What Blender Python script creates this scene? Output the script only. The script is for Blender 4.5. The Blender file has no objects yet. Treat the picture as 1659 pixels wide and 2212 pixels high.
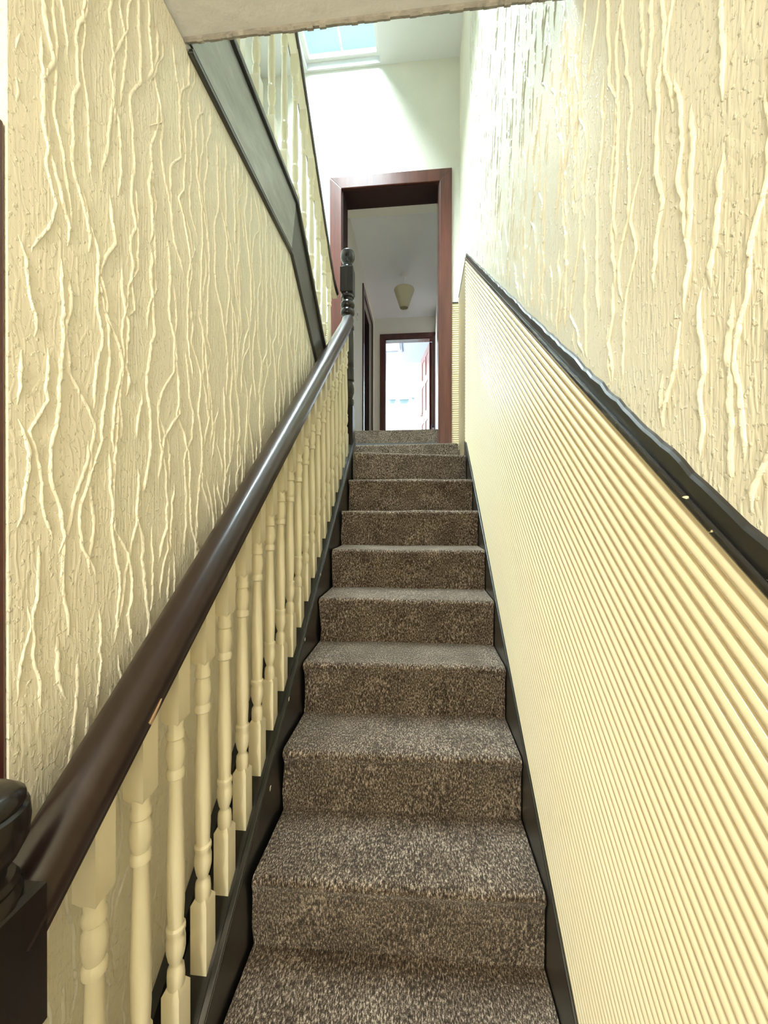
import bpy, bmesh, math, random
from mathutils import Vector, Matrix
random.seed(7)
S = bpy.context.scene
COL = S.collection

# ------------------------------------------------------------------ camera
F_PX = 830.0
CAM = Vector((.4331, -.7275, 1.1256))
PITCH, YAW, ROLL = -.0030, .0951, .0007
cam_d = bpy.data.cameras.new('camera')
cam = bpy.data.objects.new('camera', cam_d); COL.objects.link(cam)
cam_d.sensor_fit = 'VERTICAL'; cam_d.sensor_height = 24.0
cam_d.lens = 24.0*F_PX/2212.0
cam_d.clip_start = .01; cam_d.clip_end = 200
fw = Vector((-math.sin(YAW), math.cos(YAW), 0)); rt = Vector((math.cos(YAW), math.sin(YAW), 0)); up = Vector((0, 0, 1))
f2 = fw*math.cos(PITCH)+up*math.sin(PITCH); u2 = up*math.cos(PITCH)-fw*math.sin(PITCH)
r3 = rt*math.cos(ROLL)+u2*math.sin(ROLL); u3 = u2*math.cos(ROLL)-rt*math.sin(ROLL)
m = Matrix((r3, u3, -f2)).transposed().to_4x4(); m.translation = CAM
cam.matrix_world = m
S.camera = cam

# ------------------------------------------------------------------ world, sun, daylight and added fill
SKY = (.62, .90, 1.0); SKY_STRENGTH = 1.25
w = bpy.data.worlds.new('sky'); S.world = w; w.use_nodes = True
bg = w.node_tree.nodes['Background']; bg.inputs[0].default_value = (*SKY, 1); bg.inputs[1].default_value = SKY_STRENGTH
sun_d = bpy.data.lights.new('sun', 'SUN'); sun_d.energy = 125.0; sun_d.angle = math.radians(75); sun_d.color = (.93, .98, 1.0)
sun = bpy.data.objects.new('sun', sun_d); COL.objects.link(sun)
sun.rotation_euler = Vector((-.02, .10, -1)).to_track_quat('-Z', 'Y').to_euler(); sun.location = (0, 1.7, 8)

def area_light(name, loc, aim, sx, sy, watts, color):
    d = bpy.data.lights.new(name, 'AREA'); d.shape = 'RECTANGLE'; d.size = sx; d.size_y = sy; d.energy = watts; d.color = color
    o = bpy.data.objects.new(name, d); COL.objects.link(o); o.location = loc
    o.rotation_euler = Vector(aim).to_track_quat('-Z', 'Z').to_euler(); return o
area_light('front_door_fill', (.25, -2.93, .75), (0, 1, 0), .7, 1.5, 34, (1, .93, .80))  # added fill from behind the camera, placed at the front door glazing
area_light('bedroom_window_daylight', (-1.62, 6.7, 3.1), (1, 0, 0), 1.3, 1.5, 170, (.93, .97, 1))

S.view_settings.view_transform = 'Standard'; S.view_settings.look = 'None'
S.view_settings.exposure = 0.0; S.view_settings.gamma = 1.0; S.view_settings.use_curve_mapping = False
S.cycles.use_denoising = True
S.cycles.max_bounces = 10; S.cycles.diffuse_bounces = 6; S.cycles.sample_clamp_indirect = 6

# ------------------------------------------------------------------ materials
def new_mat(name):
    mt = bpy.data.materials.new(name); mt.use_nodes = True
    nt = mt.node_tree; return mt, nt, nt.nodes['Principled BSDF']
def node(nt, typ, **kw):
    n = nt.nodes.new(typ)
    for k, v in kw.items():
        if k in n.inputs.keys(): n.inputs[k].default_value = v
        else: setattr(n, k, v)
    return n
def math_n(nt, op, a, b=None, c=None, clamp=False):
    n = nt.nodes.new('ShaderNodeMath'); n.operation = op; n.use_clamp = clamp
    for i, v in enumerate((a, b, c)):
        if v is None: continue
        if isinstance(v, (int, float)): n.inputs[i].default_value = v
        else: nt.links.new(v, n.inputs[i])
    return n.outputs[0]
def ramp(nt, fac, stops):
    n = nt.nodes.new('ShaderNodeValToRGB'); cr = n.color_ramp
    while len(cr.elements) < len(stops): cr.elements.new(.5)
    for e, (p, c) in zip(cr.elements, stops):
        e.position = p; e.color = (*c, 1) if len(c) == 3 else c
    nt.links.new(fac, n.inputs[0]); return n.outputs[0]
def scaled(nt, vec, s):
    n = nt.nodes.new('ShaderNodeVectorMath'); n.operation = 'MULTIPLY'; n.inputs[1].default_value = s
    nt.links.new(vec, n.inputs[0]); return n.outputs[0]

def simple(name, col, rough=.5, spec=.5, coat=0, bump=None, var=0.0, metal=0, varscale=(6, 6, 6), coat_rough=.1):
    mt, nt, b = new_mat(name)
    b.inputs['Base Color'].default_value = (*col, 1); b.inputs['Roughness'].default_value = rough
    b.inputs['Specular IOR Level'].default_value = spec; b.inputs['Metallic'].default_value = metal
    b.inputs['Coat Weight'].default_value = coat; b.inputs['Coat Roughness'].default_value = coat_rough
    tc = nt.nodes.new('ShaderNodeTexCoord')
    if var:
        v = scaled(nt, tc.outputs['Object'], varscale)
        n = node(nt, 'ShaderNodeTexNoise', Scale=1.0, Detail=5.0); nt.links.new(v, n.inputs['Vector'])
        c = ramp(nt, n.outputs['Fac'], [(.3, tuple(x*(1-var) for x in col)), (.7, tuple(min(1, x*(1+var)) for x in col))])
        nt.links.new(c, b.inputs['Base Color'])
    if bump:
        n = node(nt, 'ShaderNodeTexNoise', Scale=bump[0], Detail=4.0); nt.links.new(tc.outputs['Object'], n.inputs['Vector'])
        bp = node(nt, 'ShaderNodeBump', Strength=bump[1], Distance=bump[2]); nt.links.new(n.outputs['Fac'], bp.inputs['Height'])
        nt.links.new(bp.outputs[0], b.inputs['Normal'])
    return mt

def drip_wall(name, col, ridge=1.0, grain=1.0, depth=.0048, rough=.34):
    """thick relief wall covering: long vertical drips that fork and join, fine combed streaks, specks"""
    mt, nt, b = new_mat(name)
    L = nt.links
    geo = nt.nodes.new('ShaderNodeNewGeometry')
    sep = nt.nodes.new('ShaderNodeSeparateXYZ'); L.new(geo.outputs['Position'], sep.inputs[0])
    u = math_n(nt, 'ADD', sep.outputs[0], sep.outputs[1]); z = sep.outputs[2]
    cmb = nt.nodes.new('ShaderNodeCombineXYZ'); L.new(u, cmb.inputs[0]); L.new(z, cmb.inputs[1])
    P = cmb.outputs[0]
    def noise(sx, sz, detail=3.0, off=0.0):
        n = node(nt, 'ShaderNodeTexNoise', Scale=1.0, Detail=detail)
        a = nt.nodes.new('ShaderNodeVectorMath'); a.operation = 'MULTIPLY_ADD'
        a.inputs[1].default_value = (sx, sz, 1); a.inputs[2].default_value = (off, off*1.7, off)
        L.new(P, a.inputs[0]); L.new(a.outputs[0], n.inputs['Vector']); return n.outputs['Fac']
    w1 = math_n(nt, 'SUBTRACT', noise(5, 6, 3), .5)
    w2 = math_n(nt, 'SUBTRACT', noise(22, 17, 2, 3.3), .5)
    def ridges(su, sz, amp1, amp2, width, off):
        uu = math_n(nt, 'ADD', u, math_n(nt, 'ADD', math_n(nt, 'MULTIPLY', w1, amp1), math_n(nt, 'MULTIPLY', w2, amp2)))
        c = nt.nodes.new('ShaderNodeCombineXYZ')
        L.new(math_n(nt, 'MULTIPLY_ADD', uu, su, off), c.inputs[0]); L.new(math_n(nt, 'MULTIPLY_ADD', z, sz, off*.6), c.inputs[1])
        v = node(nt, 'ShaderNodeTexVoronoi', voronoi_dimensions='2D', feature='DISTANCE_TO_EDGE', Scale=1.0, Randomness=.9)
        L.new(c.outputs[0], v.inputs['Vector'])
        q = math_n(nt, 'DIVIDE', v.outputs['Distance'], width)
        q = math_n(nt, 'SUBTRACT', 1.0, q, clamp=True)
        return math_n(nt, 'MULTIPLY', q, math_n(nt, 'SUBTRACT', 2.0, q))      # rounded bead
    m1 = math_n(nt, 'MULTIPLY_ADD', noise(4, 2.5, 2, 9.1), 4.0, -1.15, clamp=True)
    m2 = math_n(nt, 'MULTIPLY_ADD', noise(6, 3.0, 2, 21.), 4.5, -1.6, clamp=True)
    r1 = math_n(nt, 'MULTIPLY', ridges(34, 9.0, .03, .012, .10, 1.3), math_n(nt, 'MULTIPLY', m1, .10))
    r2 = math_n(nt, 'MULTIPLY', ridges(52, 14, .03, .010, .11, 7.7), math_n(nt, 'MULTIPLY', m2, .14))
    knob = math_n(nt, 'MULTIPLY_ADD', noise(90, 160, 2, 4.0), .5, .75)
    r = math_n(nt, 'MULTIPLY', math_n(nt, 'MAXIMUM', r1, math_n(nt, 'MULTIPLY', r2, .7)), knob)
    mstr = math_n(nt, 'MULTIPLY_ADD', noise(9, 2.2, 2, 31.), 3.5, -1.3, clamp=True)
    streak = math_n(nt, 'MULTIPLY', math_n(nt, 'MULTIPLY_ADD', noise(190, 14, 2, 5.), 2.0, -.7, clamp=True), mstr)
    speck = math_n(nt, 'MULTIPLY_ADD', noise(120, 110, 3, 12.), 4.0, -2.25, clamp=True)
    h = math_n(nt, 'MULTIPLY', r, ridge)
    h = math_n(nt, 'MULTIPLY_ADD', streak, .26*grain, h)
    h = math_n(nt, 'MULTIPLY_ADD', speck, .38*grain, h)
    h = math_n(nt, 'MULTIPLY_ADD', noise(30, 14, 4, 17.), .10, h)
    bp = node(nt, 'ShaderNodeBump', Strength=1.0, Distance=depth); L.new(h, bp.inputs['Height'])
    L.new(bp.outputs[0], b.inputs['Normal'])
    dirt = noise(3, 2, 5, 40.)
    c = ramp(nt, dirt, [(.3, tuple(x*.93 for x in col)), (.75, col)])
    L.new(c, b.inputs['Base Color']); b.inputs['Roughness'].default_value = rough
    b.inputs['Specular IOR Level'].default_value = .6
    return mt

def carpet_mat():
    mt, nt, b = new_mat('heather_carpet'); L = nt.links
    tc = nt.nodes.new('ShaderNodeTexCoord')
    v = scaled(nt, tc.outputs['Object'], (300, 115, 115))
    n1 = node(nt, 'ShaderNodeTexNoise', Scale=1.0, Detail=2.0, Roughness=.6); L.new(v, n1.inputs['Vector'])
    v2 = scaled(nt, tc.outputs['Object'], (600, 380, 380))
    n2 = node(nt, 'ShaderNodeTexNoise', Scale=1.0, Detail=1.0); L.new(v2, n2.inputs['Vector'])
    n3 = node(nt, 'ShaderNodeTexNoise', Scale=9.0, Detail=3.0); L.new(tc.outputs['Object'], n3.inputs['Vector'])
    f = math_n(nt, 'ADD', math_n(nt, 'MULTIPLY', n1.outputs['Fac'], .7), math_n(nt, 'MULTIPLY', n2.outputs['Fac'], .3))
    f = math_n(nt, 'ADD', f, math_n(nt, 'MULTIPLY_ADD', n3.outputs['Fac'], .12, -.06))
    c = ramp(nt, f, [(.36, (.012, .0075, .005)), (.47, (.062, .043, .029)), (.54, (.155, .115, .083)), (.65, (.50, .41, .32))])
    L.new(c, b.inputs['Base Color']); b.inputs['Roughness'].default_value = .95; b.inputs['Specular IOR Level'].default_value = .1
    b.inputs['Sheen Weight'].default_value = .25; b.inputs['Sheen Roughness'].default_value = .5
    bp = node(nt, 'ShaderNodeBump', Strength=.9, Distance=.004); L.new(f, bp.inputs['Height']); L.new(bp.outputs[0], b.inputs['Normal'])
    return mt

def wood_mat(name, dark, light, rough=.25, coat=.6, grain=(40, 40, 3), coat_rough=.12, spec=.5):
    mt, nt, b = new_mat(name); L = nt.links
    tc = nt.nodes.new('ShaderNodeTexCoord'); v = scaled(nt, tc.outputs['Object'], grain)
    n = node(nt, 'ShaderNodeTexNoise', Scale=1.0, Detail=6.0, Roughness=.65); L.new(v, n.inputs['Vector'])
    L.new(ramp(nt, n.outputs['Fac'], [(.3, dark), (.7, light)]), b.inputs['Base Color'])
    b.inputs['Roughness'].default_value = rough; b.inputs['Coat Weight'].default_value = coat; b.inputs['Coat Roughness'].default_value = coat_rough
    b.inputs['Specular IOR Level'].default_value = spec
    bp = node(nt, 'ShaderNodeBump', Strength=.15, Distance=.002); L.new(n.outputs['Fac'], bp.inputs['Height']); L.new(bp.outputs[0], b.inputs['Normal'])
    return mt

def chipped_black(name):
    """black gloss paint with cream chips of bare undercoat"""
    mt, nt, b = new_mat(name); L = nt.links
    tc = nt.nodes.new('ShaderNodeTexCoord')
    n = node(nt, 'ShaderNodeTexNoise', Scale=1.0, Detail=3.0); L.new(scaled(nt, tc.outputs['Object'], (60, 22, 60)), n.inputs['Vector'])
    f = math_n(nt, 'MULTIPLY_ADD', n.outputs['Fac'], 60, -42.5, clamp=True)
    L.new(ramp(nt, f, [(0, (.010, .009, .010)), (1, (.75, .66, .45))]), b.inputs['Base Color'])
    b.inputs['Roughness'].default_value = .2; b.inputs['Coat Weight'].default_value = .5
    return mt

M = {
 'wall': drip_wall('cream_relief_wall', (.82, .775, .635)),
 'wall_pale': drip_wall('pale_relief_wall', (.86, .84, .74), ridge=.45, grain=1.0, depth=.004),
 'wall_plain': simple('corridor_paint', (.80, .76, .67), .6, bump=(40, .2, .002)),
 'white_wall': simple('white_wall_paint', (.88, .89, .88), .6),
 'ceiling': simple('grey_white_plaster', (.60, .59, .57), .7, bump=(25, .5, .008), var=.06),
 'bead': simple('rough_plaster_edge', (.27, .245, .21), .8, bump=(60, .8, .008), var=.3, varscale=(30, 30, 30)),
 'ceil_white': simple('white_ceiling', (.80, .80, .79), .7),
 'ceil_blue': simple('blue_grey_ceiling', (.36, .40, .50), .7),
 'ceil_grey': simple('corridor_ceiling', (.88, .88, .88), .7),
 'cream': simple('cream_gloss_paint', (.84, .765, .56), .28, coat=.4, var=.04, varscale=(30, 30, 12), bump=(60, .12, .002)),
 'rib': simple('cream_ribbed_panel_paint', (.72, .62, .42), .25, coat=.35, coat_rough=.2),
 'carpet': carpet_mat(),
 'darkwood': wood_mat('dark_stained_rail', (.009, .0035, .003), (.022, .008, .006), .32, .25, (30, 4, 4)),
 'newel': wood_mat('dark_stained_newel', (.007, .005, .004), (.017, .012, .009), .24, .10, spec=.3),
 'blackpaint': wood_mat('black_gloss_string', (.010, .0095, .008), (.022, .021, .018), .30, .35, (8, 8, 8), .2),
 'fascia': wood_mat('black_fascia_grey_sheen', (.15, .155, .145), (.30, .305, .285), .40, .5, (3, 7, 22), .25),  # black gloss board, its grey reflection painted into the base colour
 'string_dark': wood_mat('dark_olive_string', (.028, .028, .022), (.055, .054, .044), .38, .4, (3, 7, 22), .25),
 'chipped': chipped_black('chipped_black_gloss'),
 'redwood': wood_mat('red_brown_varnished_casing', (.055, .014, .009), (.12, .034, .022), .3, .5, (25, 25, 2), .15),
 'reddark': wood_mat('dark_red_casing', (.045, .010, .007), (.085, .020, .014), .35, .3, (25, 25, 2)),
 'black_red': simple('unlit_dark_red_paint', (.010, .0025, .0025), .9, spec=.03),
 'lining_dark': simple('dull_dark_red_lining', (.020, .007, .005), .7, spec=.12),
 'doorbrown': wood_mat('brown_door', (.20, .075, .05), (.30, .13, .09), .3, .5, (25, 25, 2)),
 'bare_wood': simple('bare_wood_scuff', (.42, .27, .15), .6),
 'shade': simple('cream_lamp_shade', (.66, .60, .42), .8),
 'white': simple('white_plastic', (.85, .84, .80), .35),
 'hatch_line': simple('blue_grey_trim', (.20, .24, .34), .6),  # blue-grey colour of the hatch trim and switch rocker
 'brass': simple('dull_metal', (.45, .42, .38), .3, metal=1),
 'floor': simple('hall_floor', (.16, .12, .09), .8, var=.2),
 'purple': simple('dark_purple_plastic', (.03, .015, .08), .35),
 'slate': simple('grey_slate_roof', (.25, .28, .32), .7),
}
def pane_mat(name, tint):
    mt, nt, b = new_mat(name); out = nt.nodes['Material Output']
    nt.nodes.remove(b)
    tr = nt.nodes.new('ShaderNodeBsdfTransparent'); tr.inputs[0].default_value = (*tint, 1)
    gl = nt.nodes.new('ShaderNodeBsdfGlossy'); gl.inputs[1].default_value = .05
    mx = nt.nodes.new('ShaderNodeMixShader'); mx.inputs[0].default_value = .05
    nt.links.new(tr.outputs[0], mx.inputs[1]); nt.links.new(gl.outputs[0], mx.inputs[2]); nt.links.new(mx.outputs[0], out.inputs[0])
    return mt
M['pane'] = pane_mat('window_glass', (.90, .97, .98))

# ------------------------------------------------------------------ helpers
def bm_new(): return bmesh.new()
def box(bm, x0, x1, y0, y1, z0, z1):
    vs = [bm.verts.new((x, y, z)) for z in (z0, z1) for x, y in ((x0, y0), (x1, y0), (x1, y1), (x0, y1))]
    for f in ((3, 2, 1, 0), (4, 5, 6, 7), (0, 1, 5, 4), (1, 2, 6, 5), (2, 3, 7, 6), (3, 0, 4, 7)): bm.faces.new([vs[i] for i in f])
def prism(bm, pts, axis, a, b):
    """polygon pts in the two other axes (cyclic order x: y,z / y: x,z / z: x,y) extruded along axis from a to b"""
    def P(p, t):
        return {'x': (t, p[0], p[1]), 'y': (p[0], t, p[1]), 'z': (p[0], p[1], t)}[axis]
    A = [bm.verts.new(P(p, a)) for p in pts]; B = [bm.verts.new(P(p, b)) for p in pts]
    bm.faces.new(A); bm.faces.new(B[::-1])
    n = len(pts)
    for i in range(n): bm.faces.new([A[i], B[i], B[(i+1) % n], A[(i+1) % n]])
def lathe(bm, prof, seg=16, c=(0, 0)):
    rings = [[bm.verts.new((c[0]+r*math.cos(2*math.pi*i/seg), c[1]+r*math.sin(2*math.pi*i/seg), z)) for i in range(seg)] for z, r in prof]
    for a, b in zip(rings, rings[1:]):
        for i in range(seg): bm.faces.new([a[i], a[(i+1) % seg], b[(i+1) % seg], b[i]])
    bm.faces.new(rings[0][::-1]); bm.faces.new(rings[-1])
def sq_block(bm, h, z0, z1, ch=.006):
    """square block with chamfered shoulders"""
    for (za, ha), (zb, hb) in (((z0, h-ch), (z0+ch, h)), ((z0+ch, h), (z1-ch, h)), ((z1-ch, h), (z1, h-ch))):
        A = [bm.verts.new((sx*ha, sy*ha, za)) for sx, sy in ((-1, -1), (1, -1), (1, 1), (-1, 1))]
        B = [bm.verts.new((sx*hb, sy*hb, zb)) for sx, sy in ((-1, -1), (1, -1), (1, 1), (-1, 1))]
        bm.faces.new(A[::-1]); bm.faces.new(B)
        for i in range(4): bm.faces.new([A[i], A[(i+1) % 4], B[(i+1) % 4], B[i]])
def sweep_yz(bm, path, prof, X):
    """profile (across, up) swept along a path of (y,z) points at constant x"""
    rings = []
    for i, p in enumerate(path):
        a = Vector(path[max(i-1, 0)]); b = Vector(path[min(i+1, len(path)-1)]); d = (b-a).normalized(); n = Vector((-d.y, d.x))
        if n.y < 0: n = -n
        rings.append([bm.verts.new((X+u, p[0]+n.x*v, p[1]+n.y*v)) for u, v in prof])
    k = len(prof)
    for a, b in zip(rings, rings[1:]):
        for i in range(k): bm.faces.new([a[i], a[(i+1) % k], b[(i+1) % k], b[i]])
    bm.faces.new(rings[0]); bm.faces.new(rings[-1][::-1])
def link(name, bm, mat, parent=None, smooth=False, bevel=0.0, label=None):
    bmesh.ops.recalc_face_normals(bm, faces=bm.faces[:])
    me = bpy.data.meshes.new(name); bm.to_mesh(me); bm.free()
    if smooth:
        for p in me.polygons: p.use_smooth = True
        me.set_sharp_from_angle(angle=math.radians(40))
    me.materials.append(M[mat])
    o = bpy.data.objects.new(name, me); COL.objects.link(o)
    if parent: o.parent = parent
    if bevel:
        md = o.modifiers.new('bevel', 'BEVEL'); md.width = bevel; md.segments = 2; md.limit_method = 'ANGLE'
    if label: o['label'] = label
    return o
def copy_part(src, parent, loc=None, mesh=None):
    o = src.copy(); COL.objects.link(o); o.parent = parent
    if loc is not None: o.location = loc
    return o
def tag(o, label, cat, group=None, kind=None):
    o['label'] = label; o['category'] = cat
    if group: o['group'] = group
    if kind: o['kind'] = kind
    return o
def empty(name, loc, label, cat, kind=None, group=None):
    o = bpy.data.objects.new(name, None); COL.objects.link(o); o.location = loc; o.empty_display_size = .1
    bpy.context.view_layer.update()
    return tag(o, label, cat, group, kind)
def part(name, bm, mat, root, **kw):
    """geometry given in world coordinates, parented to an empty at root.location"""
    for v in bm.verts: v.co -= root.location
    return link(name, bm, mat, root, **kw)
def structure(name, bm, mat, label, cat):
    o = link(name, bm, mat); return tag(o, label, cat, kind='structure')


def drip_ridges(name, wall, mat, u0, u1, zlo, zhi, place, spacing, seed, fat=1.0):
    """raised drips of the relief covering: knobbly half-round ropes that run down, kink and meet; one joined mesh"""
    rnd = random.Random(seed); vs = []; fs = []
    def rope(pts):
        n = len(pts)
        if n < 4: return
        base = len(vs)
        w0 = rnd.uniform(.0020, .0044)*fat; hgt = rnd.uniform(.0022, .0036)*fat
        for k, (u, z) in enumerate(pts):
            t = min(1, (k+.3)/4, (n-k-.7)/4); kn = rnd.uniform(.72, 1.30)
            w = w0*(.45+.55*t)*kn; h = hgt*t*rnd.uniform(.68, 1.3)
            for a, b_ in ((-1, -.12), (-.66, .70), (0, 1), (.66, .70), (1, -.12)): vs.append(place(u+a*w, z, h*b_))
        for k in range(n-1):
            for q in range(4):
                a = base+k*5+q; fs.append((a, a+1, a+6, a+5))
    u = u0+spacing*.5
    while u < u1:
        z = zhi(u)-rnd.uniform(0, .08); x = u+rnd.uniform(-.4, .4)*spacing; sl = 0.0; kink = 0; run = []; left = rnd.uniform(.12, .75)
        while z > FLOOR:
            if u0+.006 < x < u1-.006 and zlo(x)+.004 < z < zhi(x)-.004: run.append((x, z))
            else:
                rope(run); run = []
                if z < zlo(min(max(x, u0), u1)): break
            dz = .0065
            if kink > 0: kink -= 1
            else:
                sl = sl*.80+rnd.gauss(0, .11)
                if rnd.random() < .030: sl = rnd.choice((-1, 1))*rnd.uniform(.3, .85); kink = rnd.randint(2, 5)
            x += sl*dz+rnd.uniform(-.0007, .0007); x += (u-x)*.014; z -= dz; left -= dz
            if left < 0:
                rope(run); run = []; z -= rnd.choice((0, .02, .05, .12)); x = u+rnd.uniform(-.5, .5)*spacing; left = rnd.uniform(.10, .55); sl = 0
        rope(run)
        u += spacing*rnd.uniform(.7, 1.3)
    me = bpy.data.meshes.new(name); me.from_pydata(vs, [], fs)
    for p in me.polygons: p.use_smooth = True
    me.materials.append(M[mat]); o = bpy.data.objects.new(name, me); COL.objects.link(o); o.parent = wall
    o['kind'] = 'stuff'; o['label'] = 'raised branching drips of the relief wall covering'
    return o

# ------------------------------------------------------------------ key dimensions (metres)
G, R = .2241, .1878             # going, rise
FLOOR = -2*R
XR, XL = .76, -.12              # faces of the right wall and of the wall beside the balustrade
YD = 2.58                       # face of the wall with the doorway
SOFF = 2.235; UPF = 2.46        # hall ceiling, upper landing floor
TOP = 4.97                      # stairwell ceiling
LAND = 8*R
XLL = -.98                      # outer left wall of the stairwell
YB = -2.85                      # front wall of the hall
def nose(k): return k*G

# ------------------------------------------------------------------ room shell
b = bm_new(); box(b, XR, XR+.12, YB-.1, YD+.22, FLOOR-.1, TOP+.1)
wall_r = structure('wall_right', b, 'wall', 'tall cream relief-textured wall above the ribbed panelling beside the stairs', 'wall')

b = bm_new()
prism(b, [(-.26, FLOOR-.05), (1.80, FLOOR-.05), (1.80, 1.47), (.86, 2.218), (.86, 2.225), (-.26, 2.225)], 'x', XL-.06, XL)
wall_l = structure('wall_left', b, 'wall', 'cream relief-textured wall behind the lower balusters', 'wall')

b = bm_new(); box(b, XLL-.1, XLL, YB-.1, YD+.22, FLOOR-.1, TOP+.1)
structure('wall_outer', b, 'wall_pale', 'pale wall beyond the upper balusters', 'wall')

# wall with the doorway to the corridor: left pier, right pier, over door
DX0, DX1, DZ = -.262, .600, 3.93
b = bm_new()
box(b, XLL, DX0, YD, YD+.2, FLOOR-.1, TOP+.1); box(b, DX1, XR, YD, YD+.2, FLOOR-.1, TOP+.1); box(b, DX0, DX1, YD, YD+.2, DZ, TOP+.1)
box(b, DX0, DX1, YD, YD+.2, FLOOR-.1, 9*R-.02)
structure('wall_back', b, 'wall_pale', 'bright pale wall around the red-brown doorway above the stairs', 'wall')

# return wall beside the camera, with a hall door in it
b = bm_new()
box(b, XL-.075, XL-.0005, -.259, -.14, FLOOR-.05, SOFF); box(b, XLL, XL-.075, -.259, -.14, 1.60, SOFF)
structure('wall_return', b, 'wall', 'short cream return wall above a dark hall door', 'wall')
b = bm_new(); box(b, XLL, XL-.06, -.14, -.1, FLOOR, 1.60)
structure('wall_cupboard', b, 'blackpaint', 'dark boards closing the cupboard under the upper flight', 'wall')

# hall floor, ceiling slab, front wall
b = bm_new(); box(b, XLL, XR, YB, YD, FLOOR-.1, FLOOR)
structure('floor', b, 'floor', 'dark hall floor at the foot of the stairs', 'floor')
b = bm_new()
box(b, XLL, XR, YB, .133, SOFF, UPF); box(b, XLL, XL-.04, .133, .96, SOFF, UPF)
structure('ceiling_hall', b, 'ceiling', 'grey-white hall ceiling that ends above the stairs', 'ceiling')
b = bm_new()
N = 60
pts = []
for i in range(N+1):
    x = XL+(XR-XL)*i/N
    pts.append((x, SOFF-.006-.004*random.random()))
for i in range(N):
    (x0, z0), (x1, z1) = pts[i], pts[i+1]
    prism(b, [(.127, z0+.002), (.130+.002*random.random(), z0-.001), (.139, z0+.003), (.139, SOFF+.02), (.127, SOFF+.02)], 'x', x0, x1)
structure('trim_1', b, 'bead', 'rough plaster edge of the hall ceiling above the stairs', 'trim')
b = bm_new()
box(b, XLL, -.15, YB-.1, YB, FLOOR, UPF); box(b, .65, XR, YB-.1, YB, FLOOR, UPF); box(b, -.15, .65, YB-.1, YB, 1.6, UPF); box(b, -.15, .65, YB-.1, YB, FLOOR, -.05)
structure('wall_front', b, 'wall', 'cream wall around the added glazed front door of the hall', 'wall')
b = bm_new(); box(b, XLL, XR, -1.7, -1.6, UPF, TOP)
structure('wall_upper', b, 'wall_pale', 'pale wall at the end of the upper landing', 'wall')

# stairwell ceiling with a rooflight
SX0, SX1, SY0, SY1 = -.56, .085, .45, 2.56
b = bm_new()
box(b, XLL, SX0, -1.7, YD+.2, TOP, TOP+.06); box(b, SX1, XR, -1.7, YD+.2, TOP, TOP+.06)
box(b, SX0, SX1, -1.7, SY0, TOP, TOP+.06); box(b, SX0, SX1, SY1, YD+.2, TOP, TOP+.06)
structure('ceiling', b, 'ceil_white', 'white stairwell ceiling around the rooflight', 'ceiling')
win = empty('window_1', (-.24, 1.5, TOP+.06), 'bright rooflight in the stairwell ceiling above the doorway', 'window', 'structure')
b = bm_new()
for x0, x1, y0, y1 in ((SX0-.05, SX0+.03, SY0-.05, SY1+.05), (SX1-.03, SX1+.05, SY0-.05, SY1+.05), (SX0+.03, SX1-.03, SY0-.05, SY0+.03), (SX0+.03, SX1-.03, SY1-.03, SY1+.05)):
    box(b, x0, x1, y0, y1, TOP+.06, TOP+.10)
part('frame', b, 'white', win)
b = bm_new(); box(b, -.246, -.234, SY0+.03, SY1-.03, TOP+.065, TOP+.09); part('glazing_bar', b, 'white', win)
for x0, x1 in ((SX0+.03, -.246), (-.234, SX1-.03)):
    b = bm_new(); box(b, x0, x1, SY0+.03, SY1-.03, TOP+.076, TOP+.08); part('pane', b, 'pane', win)

# raised drips on the two walls beside the stairs
def l_hi(y): return 2.212 if y < .86 else 2.205-.80*(y-.86)
drip_ridges('relief_drips', wall_l, 'wall', -.255, 1.72, lambda y: .839*y+.118, l_hi, lambda y, z, h: (XL+h, y, z), .027, 3)
def r_hi(y): return SOFF-.004 if y < .14 else 4.4
drip_ridges('relief_drips', wall_r, 'wall', -.60, 1.9, lambda y: 1.050+.779*(y+.344)+.046, r_hi, lambda y, z, h: (XR-h, y, z), .040, 11, 1.2)

# ------------------------------------------------------------------ staircase
st = empty('staircase', (.37, 0, FLOOR), 'steep straight staircase with brown flecked carpet rising to the landing', 'staircase')
def carpet_step(k):
    y0 = nose(k); z1 = k*R; z0 = (k-1)*R; ov = .016; rad = .016
    prof = [(y0+ov, z0-.01), (y0+ov-.002, z0+.05), (y0+ov-.004, z1-.045), (y0+.006, z1-.030)]
    for a in (200, 180, 155, 130, 110, 90):
        prof.append((y0+rad+rad*math.cos(math.radians(a)), z1-rad+rad*math.sin(math.radians(a))))
    back = y0+G+ov+.01
    prof += [(y0+G*.55, z1-.001), (back, z1), (back, z0-.01)]
    bm = bm_new()
    NX = 16; rows = []
    for i in range(NX+1):
        x = .002+.736*i/NX
        e = (.0015 if i in (0, NX) else .0)
        dy = .0326*(x-.37)
        wob = .0016*math.sin(7.1*x+k*1.7)+.001*math.sin(19*x+k)
        rows.append([bm.verts.new((x+(.004*math.sin(k*2.1+zz*30) if i == 0 else 0), yy+dy, zz+wob-e)) for yy, zz in prof])
    n = len(prof)
    for a, c in zip(rows, rows[1:]):
        for i in range(n): bm.faces.new([a[i], a[(i+1) % n], c[(i+1) % n], c[i]])
    bm.faces.new(rows[0]); bm.faces.new(rows[-1][::-1])
    return bm
for k in range(-1, 8):
    part('carpeted_step', carpet_step(k), 'carpet', st, smooth=True)
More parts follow.
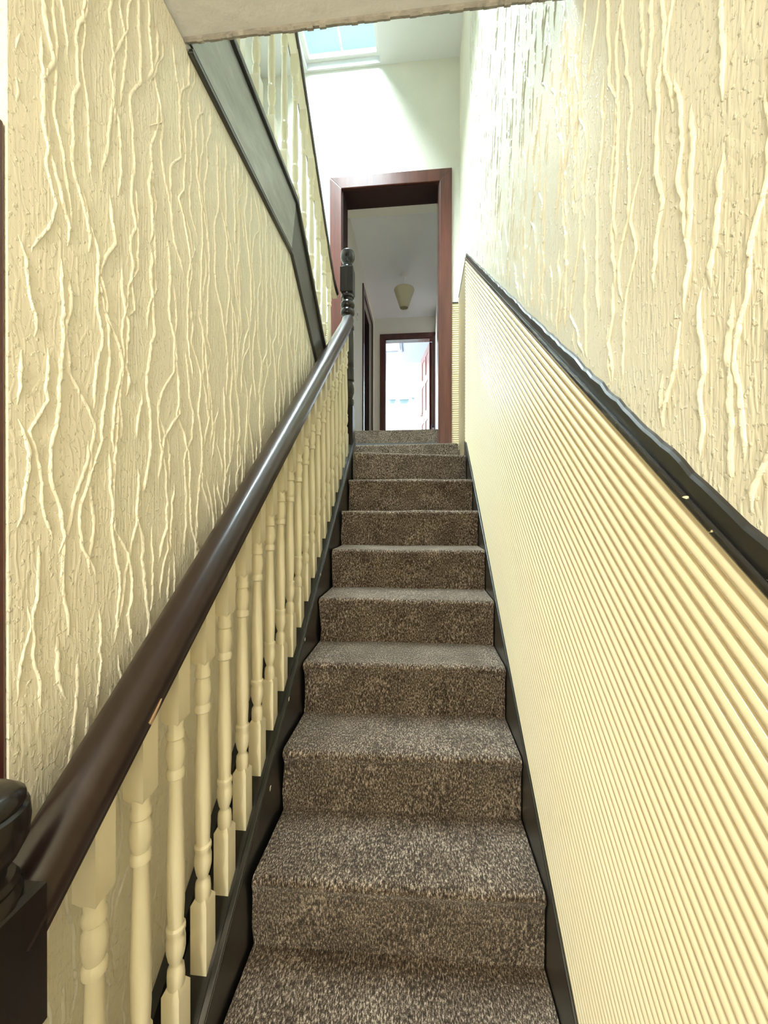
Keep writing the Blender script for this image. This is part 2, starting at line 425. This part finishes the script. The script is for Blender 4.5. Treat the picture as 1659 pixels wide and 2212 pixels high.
# quarter landing, its nosing runs slightly askew, and the two steps to the doorway
def slab(name, pts, z0, z1, mat='carpet', rnd=.012):
    bm = bm_new(); prism(bm, pts, 'z', z0, z1)
    o = part(name, bm, mat, st, bevel=rnd); return o
slab('landing', [(.0, 1.70), (.738, 1.905), (.738, YD-.005), (XLL+.02, YD-.005), (XLL+.02, 1.86), (.0, 1.86)], LAND-R*.95, LAND)
slab('carpeted_step', [(-.36, 2.545), (.742, 2.505), (.742, YD), (DX1, YD), (DX1, 2.84), (DX0, 2.84), (DX0, YD), (-.36, YD)], LAND-.005, 9*R)
# strings
def zs_r(y): return .062+.777*y
b = bm_new()
prism(b, [(-.30, FLOOR), (-.30, zs_r(-.30)-.02), (1.98, zs_r(1.98)), (2.06, zs_r(1.98)+.025), (2.06, LAND-.2), (.3, FLOOR)], 'x', .741, XR)
part('wall_string', b, 'blackpaint', st, bevel=.004, label='black painted string board against the ribbed panel')
def zs_l(y): return .839*y+.052
b = bm_new()
prism(b, [(-.33, FLOOR), (-.33, zs_l(-.33)), (1.86, zs_l(1.86)), (1.86, LAND-.25), (.25, FLOOR)], 'x', -.098, -.006)
part('outer_string', b, 'blackpaint', st, bevel=.004, label='black painted string board under the balusters')
b = bm_new()
prism(b, [(-.33, zs_l(-.33)), (-.33, zs_l(-.33)+.010), (1.86, zs_l(1.86)+.010), (1.86, zs_l(1.86))], 'x', -.022, -.007)
part('string_bead', b, 'blackpaint', st, bevel=.003)
b = bm_new()
prism(b, [(-.25, FLOOR), (-.25, .839*-.25+.115), (1.80, .839*1.80+.115), (1.80, LAND-.25), (.3, FLOOR)], 'x', XL, XL+.021)
part('wall_skirting', b, 'blackpaint', st, label='black skirting following the stairs along the wall')
# small paint chips along the strings
for (x, yy, dz) in ((-.0062, .36, -.02), (-.0062, .70, .02), (-.0062, .93, .035), (-.0062, .52, .03)):
    b = bm_new(); z = zs_l(yy)-.03+dz
    prism(b, [(yy, z), (yy+.005, z+.002), (yy+.006, z+.012), (yy+.001, z+.010)], 'x', x, x+.0012)
    part('paint_chip', b, 'cream', st)

# ------------------------------------------------------------------ turned balusters and newels
BAL = [(.140, .0155), (.147, .0185), (.165, .0190), (.180, .0175), (.186, .0125), (.191, .0125), (.200, .0165), (.218, .0205), (.238, .0205), (.250, .0180),
       (.254, .0205), (.262, .0205), (.266, .0165), (.275, .0165), (.31, .0185), (.37, .0190), (.45, .0168), (.53, .0142), (.556, .0135),
       (.560, .0190), (.572, .0190), (.577, .0150), (.588, .0180), (.604, .0208), (.622, .0190), (.634, .0145), (.638, .0190), (.650, .0190), (.655, .0160), (.668, .0175), (.672, .017)]
def baluster_bm(slope_top, slope_bot, h, half=.0185, rs=.88):
    bm = bm_new()
    # square foot cut to the string, shoulder chamfered
    def sq(z0f, z1f, taper_top, taper_bot):
        lv = []
        if taper_bot: lv.append((lambda y: z0f(y)-.0, half-.007)); lv.append((lambda y: z0f(y)+.012, half))
        else: lv.append((z0f, half))
        if taper_top: lv.append((lambda y: z1f(y)-.012, half)); lv.append((lambda y: z1f(y), half-.007))
        else: lv.append((z1f, half))
        rings = []
        for fz, hh in lv:
            rings.append([bm.verts.new((sx*hh, sy*hh, fz(sy*hh))) for sx, sy in ((-1, -1), (1, -1), (1, 1), (-1, 1))])
        bm.faces.new(rings[0][::-1]); bm.faces.new(rings[-1])
        for a, c in zip(rings, rings[1:]):
            for i in range(4): bm.faces.new([a[i], a[(i+1) % 4], c[(i+1) % 4], c[i]])
    sq(lambda y: slope_bot*y, lambda y: .150, True, False)
    lathe(bm, [(z, r*rs) for z, r in BAL], 14)
    sq(lambda y: .665, lambda y: h+slope_top*y, False, True)
    return bm

NEWEL = [(0, .018), (-.003, .033), (-.012, .043), (-.018, .044), (-.021, .0425), (-.024, .0465), (-.042, .048), (-.060, .046), (-.078, .037), (-.091, .027), (-.098, .027),
         (-.100, .034), (-.107, .038), (-.112, .036), (-.118, .041), (-.128, .041)]
NEWEL2 = [(-.296, .040), (-.303, .041), (-.306, .044), (-.322, .044), (-.328, .036), (-.342, .035), (-.350, .041), (-.366, .048), (-.382, .046), (-.391, .037), (-.398, .038), (-.406, .046),
          (-.426, .048), (-.438, .044), (-.444, .037), (-.50, .038), (-.516, .040), (-.518, .043), (-.534, .043), (-.538, .038), (-.62, .0405), (-.76, .0425), (-.79, .0425), (-.793, .040), (-.80, .040), (-.803, .043),
          (-.870, .0435), (-.874, .045), (-.884, .045), (-.89, .037), (-.90, .036), (-.915, .0425), (-.94, .046), (-.968, .0445), (-.99, .038), (-1.005, .034), (-1.012, .043), (-1.03, .0445), (-1.05, .042), (-1.06, .04)]
def newel_parts(root, top, bottom, half=.043):
    x, y = root.location.x, root.location.y
    bm = bm_new(); lathe(bm, NEWEL[::-1], 28)
    for v in bm.verts: v.co += Vector((x, y, top))
    part('finial', bm, 'newel', root, smooth=True)
    bm = bm_new(); sq_block(bm, half, -.30, -.125)
    lathe(bm, NEWEL2[::-1], 28)
    sq_block(bm, half, bottom-top, -1.055)
    for v in bm.verts: v.co += Vector((x, y, top))
    part('post', bm, 'newel', root, smooth=True)

XB = -.050
RAIL = [(-.020, -.040), (.020, -.040), (.0225, -.026), (.0205, -.021), (.034, -.014), (.0385, .002), (.036, .020), (.027, .033), (.012, .0395), (-.012, .0395), (-.027, .033), (-.036, .020), (-.0385, .002), (-.034, -.014), (-.0205, -.021), (-.0225, -.026)]
def rail_z(y): return .893+.823*y
low = empty('stair_balustrade', (XB, .086, zs_l(.086)), 'cream turned balusters under the thick dark handrail of the lower stairs', 'balustrade')
b = bm_new()
path = [(-.33, rail_z(-.33))]+[(y, rail_z(y)) for y in (.2, .8, 1.4, 1.72)]+[(1.775, rail_z(1.775)+.004), (1.805, rail_z(1.805)+.012)]
sweep_yz(b, path, RAIL, XB)
part('handrail', b, 'darkwood', low, smooth=True, label='thick dark brown rounded handrail with scuffed varnish')
def scuff(yy, dx, v, ln):
    bb = bm_new(); zc = rail_z(yy)+v
    prism(bb, [(yy, zc), (yy+ln, zc+ln*.823+.001), (yy+ln*.9, zc+ln*.823-.004), (yy+.004, zc-.005)], 'x', XB+dx-.002, XB+dx+.0012)
    return part('scuff', bb, 'bare_wood', low)
scuff(-.135, .0385, -.006, .03)
proto = None
i = 0
y = .086-.0955*3
while y < 1.76:
    zb = zs_l(y)-.004; h = rail_z(y)-.040-zb+.006
    bm = baluster_bm(.823, .839, h)
    o = link('baluster', bm, 'cream', low, smooth=True)
    o.location = Vector((XB, y, zb))-low.location
    y += .0955
nb = empty('newel_post', (-.055, -.352, FLOOR), 'dark turned newel post at the foot of the stairs', 'newel post')
newel_parts(nb, .812, FLOOR)
nt_ = empty('newel_post', (-.062, 1.85, LAND-.26), 'dark turned newel post at the top landing where both handrails meet', 'newel post')
newel_parts(nt_, 2.890, LAND-.26)

# ------------------------------------------------------------------ upper flight, fascia and balustrade
upf = empty('upper_staircase', (-.55, 1.4, LAND), 'short upper flight from the quarter landing to the upper floor', 'staircase')
US = (UPF-LAND)/5; UG = .208
for k in range(4):
    yf = 1.80-k*UG; b = bm_new()
    box(b, XLL+.01, XL-.062, yf-UG-.02, yf, LAND+(k)*US+.002, LAND+(k+1)*US)
    part('carpeted_step', b, 'carpet', upf, bevel=.012)
FT = 2.482                                   # fascia top
XF = XL-.002
def up_top(y): return FT-.885*max(0, y-.93)
def up_bot(y): return 2.216-.80*max(0, y-.865)
b = bm_new()
prism(b, [(.135, 2.216), (.865, 2.216), (.93, FT), (.135, FT)], 'x', XL-.045, XF+.007)
part('landing_fascia', b, 'fascia', upf, bevel=.003, label='black fascia board with a grey sheen painted into its colour along the edge of the upper landing')
b = bm_new()
prism(b, [(.865, 2.216), (1.80, up_bot(1.80)), (1.80, up_top(1.80)), (.93, FT)], 'x', XL-.045, XF+.005)
part('flight_string', b, 'string_dark', upf, bevel=.003, label='dark painted string board of the upper flight')
b = bm_new()                                 # cap along the top
prism(b, [(.135, FT-.004), (.93, FT-.004), (1.80, up_top(1.80)-.004), (1.80, up_top(1.80)+.022), (.925, FT+.020), (.135, FT+.020)], 'x', XL-.052, XF+.020)
part('fascia_cap', b, 'blackpaint', upf, bevel=.006)
for dz, th, x1 in ((0, .012, .016), (.022, .006, .011)):      # double bead along the bottom
    b = bm_new()
    prism(b, [(.14, 2.212+dz), (.865, 2.212+dz), (1.80, up_bot(1.80)-.004+dz), (1.80, up_bot(1.80)-.004+dz+th), (.862, 2.212+dz+th), (.14, 2.212+dz+th)], 'x', XL-.001, XF+x1)
    part('lower_bead', b, 'blackpaint', upf, bevel=.003)
XU = XL-.022
ub = empty('landing_balustrade', (XU, .42, FT), 'cream turned balusters along the upper landing and flight under a slim dark handrail', 'balustrade')
def urail_z(y): return 3.285-.90*max(0, y-.93)
path = [(.15, 3.285), (.86, 3.285), (.93, 3.27), (1.0, urail_z(1.0)), (1.3, urail_z(1.3)), (1.58, urail_z(1.58)), (1.66, urail_z(1.66)+.006), (1.72, urail_z(1.72)+.025), (1.77, urail_z(1.77)+.058), (1.815, urail_z(1.815)+.095)]
b = bm_new(); sweep_yz(b, path, [(u*.72, v*.66) for u, v in RAIL], XU)
part('handrail', b, 'darkwood', ub, smooth=True, label='slim dark handrail ramping down to the newel')
b = bm_new(); sweep_yz(b, [(p, q-.029) for p, q in path], [(-.017, -.005), (.017, -.005), (.017, .006), (-.017, .006)], XU)
part('rail_fillet', b, 'cream', ub)
y = .295
while y < 1.76:
    zb = up_top(y)+.017; sl = 0 if y < .93 else -.885
    h = (urail_z(y) if y < 1.62 else urail_z(y)+.03)-.008-zb
    o = link('baluster', baluster_bm(0 if y < .93 else -.9, sl, h, .0175, .74), 'cream', ub, smooth=True)
    o.location = Vector((XU, y, zb))-ub.location
    y += .140 if y < .9 else .132

# ------------------------------------------------------------------ ribbed panelling and dado rail, right wall
SL = .779; TH = math.atan(SL); CT = math.cos(TH)
def dado_b(y): return 1.050+SL*(y+.344)      # lower edge of the sloping dado rail
YP = 2.075; ZP = dado_b(YP)                  # where the slope turns level
pn = empty('wall_panel', (XR, .6, zs_r(.6)), 'glossy cream ribbed panelling under the black dado rail beside the stairs', 'wall panel')
Y0 = -.62
b = bm_new()
prism(b, [(Y0, FLOOR), (Y0, dado_b(Y0)+.01), (YP, ZP+.01), (YP, zs_r(YP)-.1), (.3, FLOOR)], 'x', XR-.003, XR-.0004)
part('backing', b, 'rib', pn)
PITCHV = .0240                               # rib spacing measured vertically
bm = bm_new()                                # one half-round rib, sheared along the slope, from y=0 to y=Ln
Ln = YP-Y0
def rib_mesh(length):
    bm = bm_new(); rings = []
    for t in (0, length):
        rg = []
        for j in range(9):
            a = j/8; v = (a-.5)*PITCHV*.985
            rg.append(bm.verts.new((-.0085*math.sin(math.pi*a)**.7-.0004, t, v+SL*t)))
        rings.append(rg)
    a, c = rings
    for j in range(8): bm.faces.new([a[j], a[j+1], c[j+1], c[j]])
    bm.faces.new([a[0], c[0], c[-1], a[-1]]); bm.faces.new(a[::-1]); bm.faces.new(c)
    bmesh.ops.recalc_face_normals(bm, faces=bm.faces[:])
    me = bpy.data.meshes.new('rib'); bm.to_mesh(me); bm.free()
    for p in me.polygons: p.use_smooth = True
    me.set_sharp_from_angle(angle=math.radians(60)); me.materials.append(M['rib']); return me
rm = rib_mesh(Ln)
n_ribs = int((dado_b(0)-zs_r(0)+.02)/PITCHV)+1
for i in range(n_ribs):
    o = bpy.data.objects.new('rib', rm); COL.objects.link(o); o.parent = pn
    zc = dado_b(Y0)-PITCHV*(i+.5)-.012
    o.location = Vector((XR-.003, Y0, zc))-pn.location
b = bm_new()
prism(b, [(Y0, dado_b(Y0)-.014), (Y0, dado_b(Y0)+.004), (YP, ZP+.004), (YP, ZP-.014)], 'x', XR-.006, XR-.0004)
part('top_strip', b, 'rib', pn)
# dado rail: sloping flat board and lower bead
b = bm_new()
NN = 140; rows = []
for i in range(NN+1):
    y = Y0+(YP-Y0)*i/NN
    zt = dado_b(y)+.040+.0012*math.sin(11*y)+random.uniform(-.0028, .0028)
    rows.append([bm_v for bm_v in (b.verts.new((XR-.0002, y, dado_b(y))), b.verts.new((XR-.007, y, dado_b(y))), b.verts.new((XR-.007, y, zt-.006)), b.verts.new((XR-.004, y, zt-.002)), b.verts.new((XR-.0002, y, zt)))])
for a, c in zip(rows, rows[1:]):
    for j in range(5): b.faces.new([a[j], a[(j+1) % 5], c[(j+1) % 5], c[j]])
b.faces.new(rows[0]); b.faces.new(rows[-1][::-1])
part('dado_rail', b, 'blackpaint', pn, label='black painted dado rail with a rough brushed upper edge')
b = bm_new()
prism(b, [(Y0, dado_b(Y0)-.004), (Y0, dado_b(Y0)+.010), (YP+.008, ZP+.010+.006), (YP+.008, ZP-.004+.006)], 'x', XR-.0135, XR-.006)
part('dado_bead', b, 'chipped', pn, bevel=.003, label='black dado bead with chipped paint')
# level part of the panelling round the landing
def corrugated(bm, horiz_axis, fixed, a0, a1, z0, z1, sign, pitch=.0185, dep=.005):
    """sheet of horizontal ribs: horiz_axis 'y' lies on x=fixed, 'x' lies on y=fixed"""
    n = int((z1-z0)/pitch); pts = []
    for i in range(n):
        for j in range(5):
            t = j/5; pts.append((z0+(i+t)*pitch, dep*math.sin(math.pi*t)**.6))
    pts.append((z0+n*pitch, 0)); pts.append((z1, 0))
    def P(a, d, z): return (fixed+sign*d, a, z) if horiz_axis == 'y' else (a, fixed+sign*d, z)
    A = [bm.verts.new(P(a0, d+.003, z)) for z, d in pts]; B = [bm.verts.new(P(a1, d+.003, z)) for z, d in pts]
    A0 = [bm.verts.new(P(a0, 0, z0)), bm.verts.new(P(a0, 0, z1))]; B0 = [bm.verts.new(P(a1, 0, z0)), bm.verts.new(P(a1, 0, z1))]
    for i in range(len(pts)-1): bm.faces.new([A[i], A[i+1], B[i+1], B[i]])
    bm.faces.new(A+[A0[1], A0[0]]); bm.faces.new(B+[B0[1], B0[0]]); bm.faces.new([A0[0], A0[1], B0[1], B0[0]])
    bm.faces.new([A[0], B[0], B0[0], A0[0]]); bm.faces.new([A[-1], B[-1], B0[1], A0[1]])
lp = empty('wall_panel', (XR, 2.3, LAND), 'cream panelling with fine level ribs where the right wall meets the doorway', 'wall panel')
b = bm_new(); corrugated(b, 'y', XR-.0004, YP, YD-.0005, LAND-.02, ZP, -1); part('ribbed_sheet', b, 'rib', lp, smooth=True)
b = bm_new(); box(b, XR-.010, XR-.0004, YP, YD, ZP, ZP+.008); part('capping', b, 'blackpaint', lp)
b = bm_new(); corrugated(b, 'x', YD-.0004, .697, XR-.008, 9*R-.02, 2.885, -1); part('ribbed_sheet', b, 'rib', lp, smooth=True)
b = bm_new(); box(b, .697, XR-.012, YD-.010, YD-.0004, 2.885, 2.892); part('capping', b, 'blackpaint', lp)
lp2 = empty('wall_panel', (-.6, YD, LAND), 'cream panelling with fine level ribs left of the doorway behind the newel', 'wall panel')
b = bm_new(); corrugated(b, 'x', YD-.0004, XLL+.002, -.352, LAND+.002, 2.79, -1, dep=.012); part('ribbed_sheet', b, 'rib', lp2, smooth=True)

# ------------------------------------------------------------------ doorway at the top of the stairs
d1 = empty('door_1', (.17, YD, 9*R), 'red-brown varnished door casing around the doorway above the stairs', 'door', 'structure')
def casing(root, x0, x1, zt, wd, yf, th, zb, mat, left=True, right=True):
    """mitred architrave around opening x0..x1, head at zt; yf front face of wall, th thickness toward -y"""
    for on_, xi, xo in ((left, x0, x0-wd), (right, x1, x1+wd)):
        if not on_: continue
        bm = bm_new(); prism(bm, [(xi, zb), (xi, zt), (xo, zt+wd), (xo, zb)], 'y', yf-th, yf-.0003)
        part('jamb_casing', bm, mat, root, bevel=.004)
    bm = bm_new(); prism(bm, [(x0, zt), (x1, zt), (x1+wd, zt+wd), (x0-wd, zt+wd)], 'y', yf-th, yf-.0003)
    part('head_casing', bm, mat, root, bevel=.004)
casing(d1, -.262+.008, .592, 3.922, .102, YD, .018, 9*R-.01, 'redwood')
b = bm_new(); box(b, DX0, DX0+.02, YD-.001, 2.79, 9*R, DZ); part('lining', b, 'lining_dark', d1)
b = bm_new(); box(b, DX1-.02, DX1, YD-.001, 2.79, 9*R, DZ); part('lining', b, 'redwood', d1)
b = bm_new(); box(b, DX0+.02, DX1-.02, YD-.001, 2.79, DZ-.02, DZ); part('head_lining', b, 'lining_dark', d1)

# ------------------------------------------------------------------ corridor beyond
CF = 10*R; CX0, CX1, CY1, CZ = -.315, .665, 5.45, 4.23
b = bm_new(); box(b, XLL, 1.9, 2.845, 7.8, CF-.12, CF)
structure('floor_corridor', b, 'carpet', 'brown flecked carpet of the corridor beyond the doorway', 'floor')
b = bm_new(); box(b, CX0-.12, CX0, 2.79, 4.24, CF, CZ+.1); box(b, CX0-.12, CX0, 5.12, CY1, CF, CZ+.1); box(b, CX0-.12, CX0, 4.24, 5.12, 3.98, CZ+.1)
structure('wall_corridor_left', b, 'wall_plain', 'beige corridor wall beside the dark side door', 'wall')
b = bm_new(); box(b, CX1, CX1+.12, 2.79, CY1, CF, CZ+.1)
structure('wall_corridor_right', b, 'white_wall', 'pale right wall of the corridor', 'wall')
b = bm_new(); box(b, CX0-.12, CX1+.12, 2.79, CY1+.12, CZ, CZ+.1)
structure('ceiling_corridor', b, 'ceil_grey', 'grey corridor ceiling with the pendant lamp', 'ceiling')
b = bm_new(); box(b, CX0, CX1, 2.791, 3.14, 4.10, CZ)
structure('trim_2', b, 'wall_plain', 'cream bulkhead just inside the doorway', 'trim')
FX0, FX1, FZ = -.155, .640, 3.90
b = bm_new()
box(b, -1.7, FX0, CY1, CY1+.12, CF, 4.45); box(b, FX1, 1.9, CY1, CY1+.12, CF, 4.45); box(b, FX0, FX1, CY1, CY1+.12, FZ, 4.45)
structure('wall_corridor_end', b, 'wall_plain', 'beige wall around the bright doorway at the end of the corridor', 'wall')
d2 = empty('door_2', (.24, CY1, CF), 'dark red door casing with an open brown panelled door at the corridor end', 'door', 'structure')
casing(d2, FX0+.006, FX1-.006, FZ-.006, .075, CY1, .018, CF, 'reddark', right=False)
b = bm_new(); prism(b, [(FX1-.006, CF), (FX1-.006, FZ-.006), (CX1-.001, FZ+.019), (CX1-.001, CF)], 'y', CY1-.018, CY1-.0003); part('jamb_casing', b, 'reddark', d2)
b = bm_new(); box(b, FX0, FX0+.025, CY1-.001, CY1+.125, CF, FZ); part('lining', b, 'reddark', d2)
b = bm_new(); box(b, FX1-.025, FX1, CY1-.001, CY1+.125, CF, FZ); part('lining', b, 'reddark', d2)
b = bm_new(); box(b, FX0+.025, FX1-.025, CY1-.001, CY1+.125, FZ-.025, FZ); part('head_lining', b, 'reddark', d2)
# the open leaf: local x along the leaf from the hinge, y thickness, z up
def leaf_local(bm, x0, x1, y0, y1, z0, z1): box(bm, x0, x1, y0, y1, z0, z1)
LW, LH = .74, FZ-.03-CF
ang = math.atan2(.95, -.175)
leaf = link('leaf', (lambda bm: (leaf_local(bm, 0, LW, .004, .030, .01, LH), bm)[1])(bm_new()), 'doorbrown', d2, label='brown panelled door leaf standing open')
leaf.location = Vector((FX1-.03, CY1+.13, CF))-d2.location; leaf.rotation_euler = (0, 0, ang)
stiles = [(0, .10, .01, LH), (LW-.10, LW, .01, LH), (LW/2-.05, LW/2+.05, .2, LH-.1)]
rails_ = [(.10, LW-.10, .01, .22), (.10, LW-.10, LH-.11, LH), (.10, LW-.10, LH-.56, LH-.43), (.10, LW-.10, .78, .96)]
for x0, x1, z0, z1 in stiles:
    b = bm_new(); leaf_local(b, x0, x1, -.006, .040, z0, z1); o = link('stile', b, 'doorbrown', leaf, bevel=.003)
for x0, x1, z0, z1 in rails_:
    b = bm_new(); leaf_local(b, x0, x1, -.0055, .0395, z0, z1); o = link('rail', b, 'doorbrown', leaf, bevel=.003)
b = bm_new(); box(b, LW-.075, LW-.04, .040, .046, .86, 1.02); box(b, LW-.16, LW-.05, .066, .078, .955, .97); box(b, LW-.063, LW-.05, .046, .07, .955, .97)
link('handle', b, 'brass', leaf, bevel=.002)
# dark side door of the corridor
d3 = empty('door_3', (CX0, 4.68, CF), 'dark red casing and door in the left wall of the corridor', 'door', 'structure')
for y0, y1, z0, z1 in ((4.17, 4.255, CF, 3.985), (5.105, 5.19, CF, 3.985), (4.17, 5.19, 3.97, 4.055)):
    b = bm_new(); box(b, CX0-.0005, CX0+.016, y0, y1, z0, z1); part('casing', b, 'reddark', d3, bevel=.003)
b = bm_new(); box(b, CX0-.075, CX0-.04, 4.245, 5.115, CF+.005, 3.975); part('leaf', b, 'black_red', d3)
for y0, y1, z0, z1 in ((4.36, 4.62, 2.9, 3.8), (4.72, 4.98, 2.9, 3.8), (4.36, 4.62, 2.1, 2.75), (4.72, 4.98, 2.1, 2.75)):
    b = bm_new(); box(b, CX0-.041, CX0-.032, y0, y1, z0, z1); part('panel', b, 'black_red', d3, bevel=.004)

# pendant lamp
lx, ly = .213, 4.34
pl = empty('pendant_lamp', (lx, ly, CZ), 'small cream conical pendant lamp hanging from the corridor ceiling', 'lamp')
b = bm_new(); lathe(b, [(CZ-.03, .028), (CZ-.026, .045), (CZ-.006, .05), (CZ-.0003, .05)], 20, (lx, ly)); part('ceiling_rose', b, 'white', pl, smooth=True)
b = bm_new(); lathe(b, [(4.02, .004), (CZ-.028, .004)], 8, (lx, ly)); part('cord', b, 'white', pl)
b = bm_new(); seg = 28
prof = [(4.035, .128), (4.04, .130), (4.03, .133), (3.80, .056), (3.795, .053), (3.80, .050)]
rings = [[b.verts.new((lx+r*math.cos(2*math.pi*i/seg), ly+r*math.sin(2*math.pi*i/seg), z)) for i in range(seg)] for z, r in prof]
for q in range(len(prof)):
    A, B = rings[q], rings[(q+1) % len(prof)]
    for i in range(seg): b.faces.new([A[i], A[(i+1) % seg], B[(i+1) % seg], B[i]])
part('shade', b, 'shade', pl, smooth=True)
b = bm_new(); lathe(b, [(3.86, .012), (3.88, .028), (3.92, .030), (3.96, .016), (4.03, .016)], 14, (lx, ly)); part('bulb', b, 'white', pl, smooth=True)

# light switch on the corridor wall
sw = empty('light_switch', (CX0, 3.72, 3.42), 'small white light switch on the corridor wall behind the newel', 'light switch')
b = bm_new(); box(b, CX0-.0003, CX0+.010, 3.675, 3.765, 3.37, 3.47); part('plate', b, 'white', sw, bevel=.003)
b = bm_new(); box(b, CX0+.0095, CX0+.014, 3.71, 3.73, 3.405, 3.435); part('rocker', b, 'hatch_line', sw)

# bottle-like white thing at the far door's foot
bt = empty('spray_bottle', (.615, 4.95, CF), 'tall white bottle with a purple side standing by the corridor wall', 'bottle')
b = bm_new(); lathe(b, [(CF, .048), (CF+.02, .05), (CF+.30, .048), (CF+.42, .026), (CF+.46, .015), (CF+.47, .015)], 20, (.612, 4.95)); part('body', b, 'white', bt, smooth=True)
b = bm_new(); lathe(b, [(CF+.465, .018), (CF+.50, .018), (CF+.505, .012)], 14, (.612, 4.95)); part('cap', b, 'purple', bt, smooth=True)
b = bm_new(); box(b, .635, .6635, 4.92, 4.98, CF+.03, CF+.40); part('label_strip', b, 'purple', bt, bevel=.004)

# ------------------------------------------------------------------ far room
RX0, RX1, RY0, RY1, RZ = -1.55, 1.75, CY1+.12, 7.55, 4.30
b = bm_new(); box(b, RX0-.1, RX1+.1, RY0, RY1+.1, RZ, RZ+.1)
structure('ceiling_bedroom', b, 'ceil_blue', 'pale ceiling of the bright room at the corridor end', 'ceiling')
b = bm_new(); box(b, RX1, RX1+.1, RY0, RY1, CF, RZ)
structure('wall_bedroom_right', b, 'white_wall', 'white right wall of the bright room', 'wall')
b = bm_new()
box(b, RX0-.1, RX0, RY0, 6.05, CF, RZ); box(b, RX0-.1, RX0, 7.35, RY1, CF, RZ); box(b, RX0-.1, RX0, 6.05, 7.35, CF, 2.35); box(b, RX0-.1, RX0, 6.05, 7.35, 3.85, RZ)
structure('wall_bedroom_left', b, 'white_wall', 'white wall with the side window of the bright room', 'wall')
WX0, WX1, WZ0, WZ1 = -.75, .95, 2.70, 4.02
b = bm_new()
box(b, RX0-.1, WX0, RY1, RY1+.12, CF, RZ); box(b, WX1, RX1+.1, RY1, RY1+.12, CF, RZ); box(b, WX0, WX1, RY1, RY1+.12, CF, WZ0); box(b, WX0, WX1, RY1, RY1+.12, WZ1, RZ)
structure('wall_bedroom_end', b, 'white_wall', 'white end wall with the wide window of the bright room', 'wall')
w2 = empty('window_2', (.1, RY1+.06, WZ0), 'overexposed white window at the far end of the bright room', 'window', 'structure')
b = bm_new()
for x0, x1, z0, z1 in ((WX0, WX0+.05, WZ0, WZ1), (WX1-.05, WX1, WZ0, WZ1), (WX0+.05, WX1-.05, WZ0, WZ0+.05), (WX0+.05, WX1-.05, WZ1-.05, WZ1)):
    box(b, x0, x1, RY1+.04, RY1+.09, z0, z1)
part('frame', b, 'white', w2)
b = bm_new(); box(b, WX0+.05, WX1-.05, RY1+.062, RY1+.067, WZ0+.05, WZ1-.05); part('pane', b, 'pane', w2)
# ceiling hatch of the far room
lh = empty('loft_hatch', (-.35, 6.5, RZ), 'pale ceiling hatch with grey trim lines in the bright room', 'hatch')
b = bm_new(); box(b, -.75, .03, 6.0, 6.86, RZ-.012, RZ-.0005); part('board', b, 'white', lh)
b = bm_new(); box(b, -.75, -.02, 6.865, 6.915, RZ-.02, RZ-.0005); part('trim', b, 'hatch_line', lh)
b = bm_new(); box(b, .055, .075, 6.0, 6.95, RZ-.02, RZ-.0005); part('trim', b, 'hatch_line', lh)
# made-up house, raised to fill the far window with white
hs = empty('house', (.5, 24, -1.5), 'added pale backdrop house that whites out the far window, with faint grey ledges', 'building')
b = bm_new(); box(b, -7, 9, 24, 30, -1.5, 15); part('wall', b, 'white_wall', hs)
for x0, x1, z0, z1 in ((-1.6, -1.15, 8.26, 8.285), (-.95, -.3, 8.25, 8.28), (-.15, .05, 8.34, 8.36)):
    b = bm_new(); box(b, x0, x1, 23.8, 24, z0, z1); part('ledge', b, 'slate', hs)

# ------------------------------------------------------------------ hall behind the viewer
d4 = empty('door_4', (-.55, -.26, FLOOR), 'dark door casing at the left edge beside the cream wall', 'door', 'structure')
casing(d4, XLL+.1, XL-.075, 1.575, .072, -.2595, .020, FLOOR, 'reddark')
b = bm_new(); box(b, XLL+.1, XL-.076, -.235, -.195, FLOOR+.005, 1.57); part('leaf', b, 'reddark', d4)
fd = empty('door_5', (.25, YB-.05, FLOOR), 'unseen glazed front door added for the hall fill', 'door', 'structure')  # put in as an opening for the fill behind the camera
b = bm_new()
for x0, x1, z0, z1 in ((-.15, -.07, -.05, 1.6), (.57, .65, -.05, 1.6), (-.07, .57, 1.52, 1.6), (-.07, .57, -.05, .05)): box(b, x0, x1, YB-.075, YB-.03, z0, z1)
part('frame', b, 'white', fd)
b = bm_new(); box(b, -.07, .57, YB-.055, YB-.05, .05, 1.52); part('pane', b, 'pane', fd)
hl = empty('fill_lamp', (.15, -1.75, SOFF), 'unseen ceiling lamp added as warm fill behind the viewer', 'lamp')  # made-up lamp body that carries the warm hall fill
b = bm_new(); lathe(b, [(SOFF-.02, .05), (SOFF-.0005, .055)], 20, (.15, -1.75)); part('ceiling_rose', b, 'white', hl)
b = bm_new(); lathe(b, [(SOFF-.30, .005), (SOFF-.02, .005)], 8, (.15, -1.75)); part('cord', b, 'white', hl)
b = bm_new(); lathe(b, [(SOFF-.34, .02), (SOFF-.29, .02)], 14, (.15, -1.75)); part('bulb_holder', b, 'white', hl)
ld = bpy.data.lights.new('hall_fill', 'POINT'); ld.energy = 66; ld.color = (1.0, .89, .70); ld.shadow_soft_size = .06  # warm fill added behind the camera, source unseen
lo = bpy.data.objects.new('hall_fill', ld); COL.objects.link(lo); lo.location = (.15, -1.75, SOFF-.44)
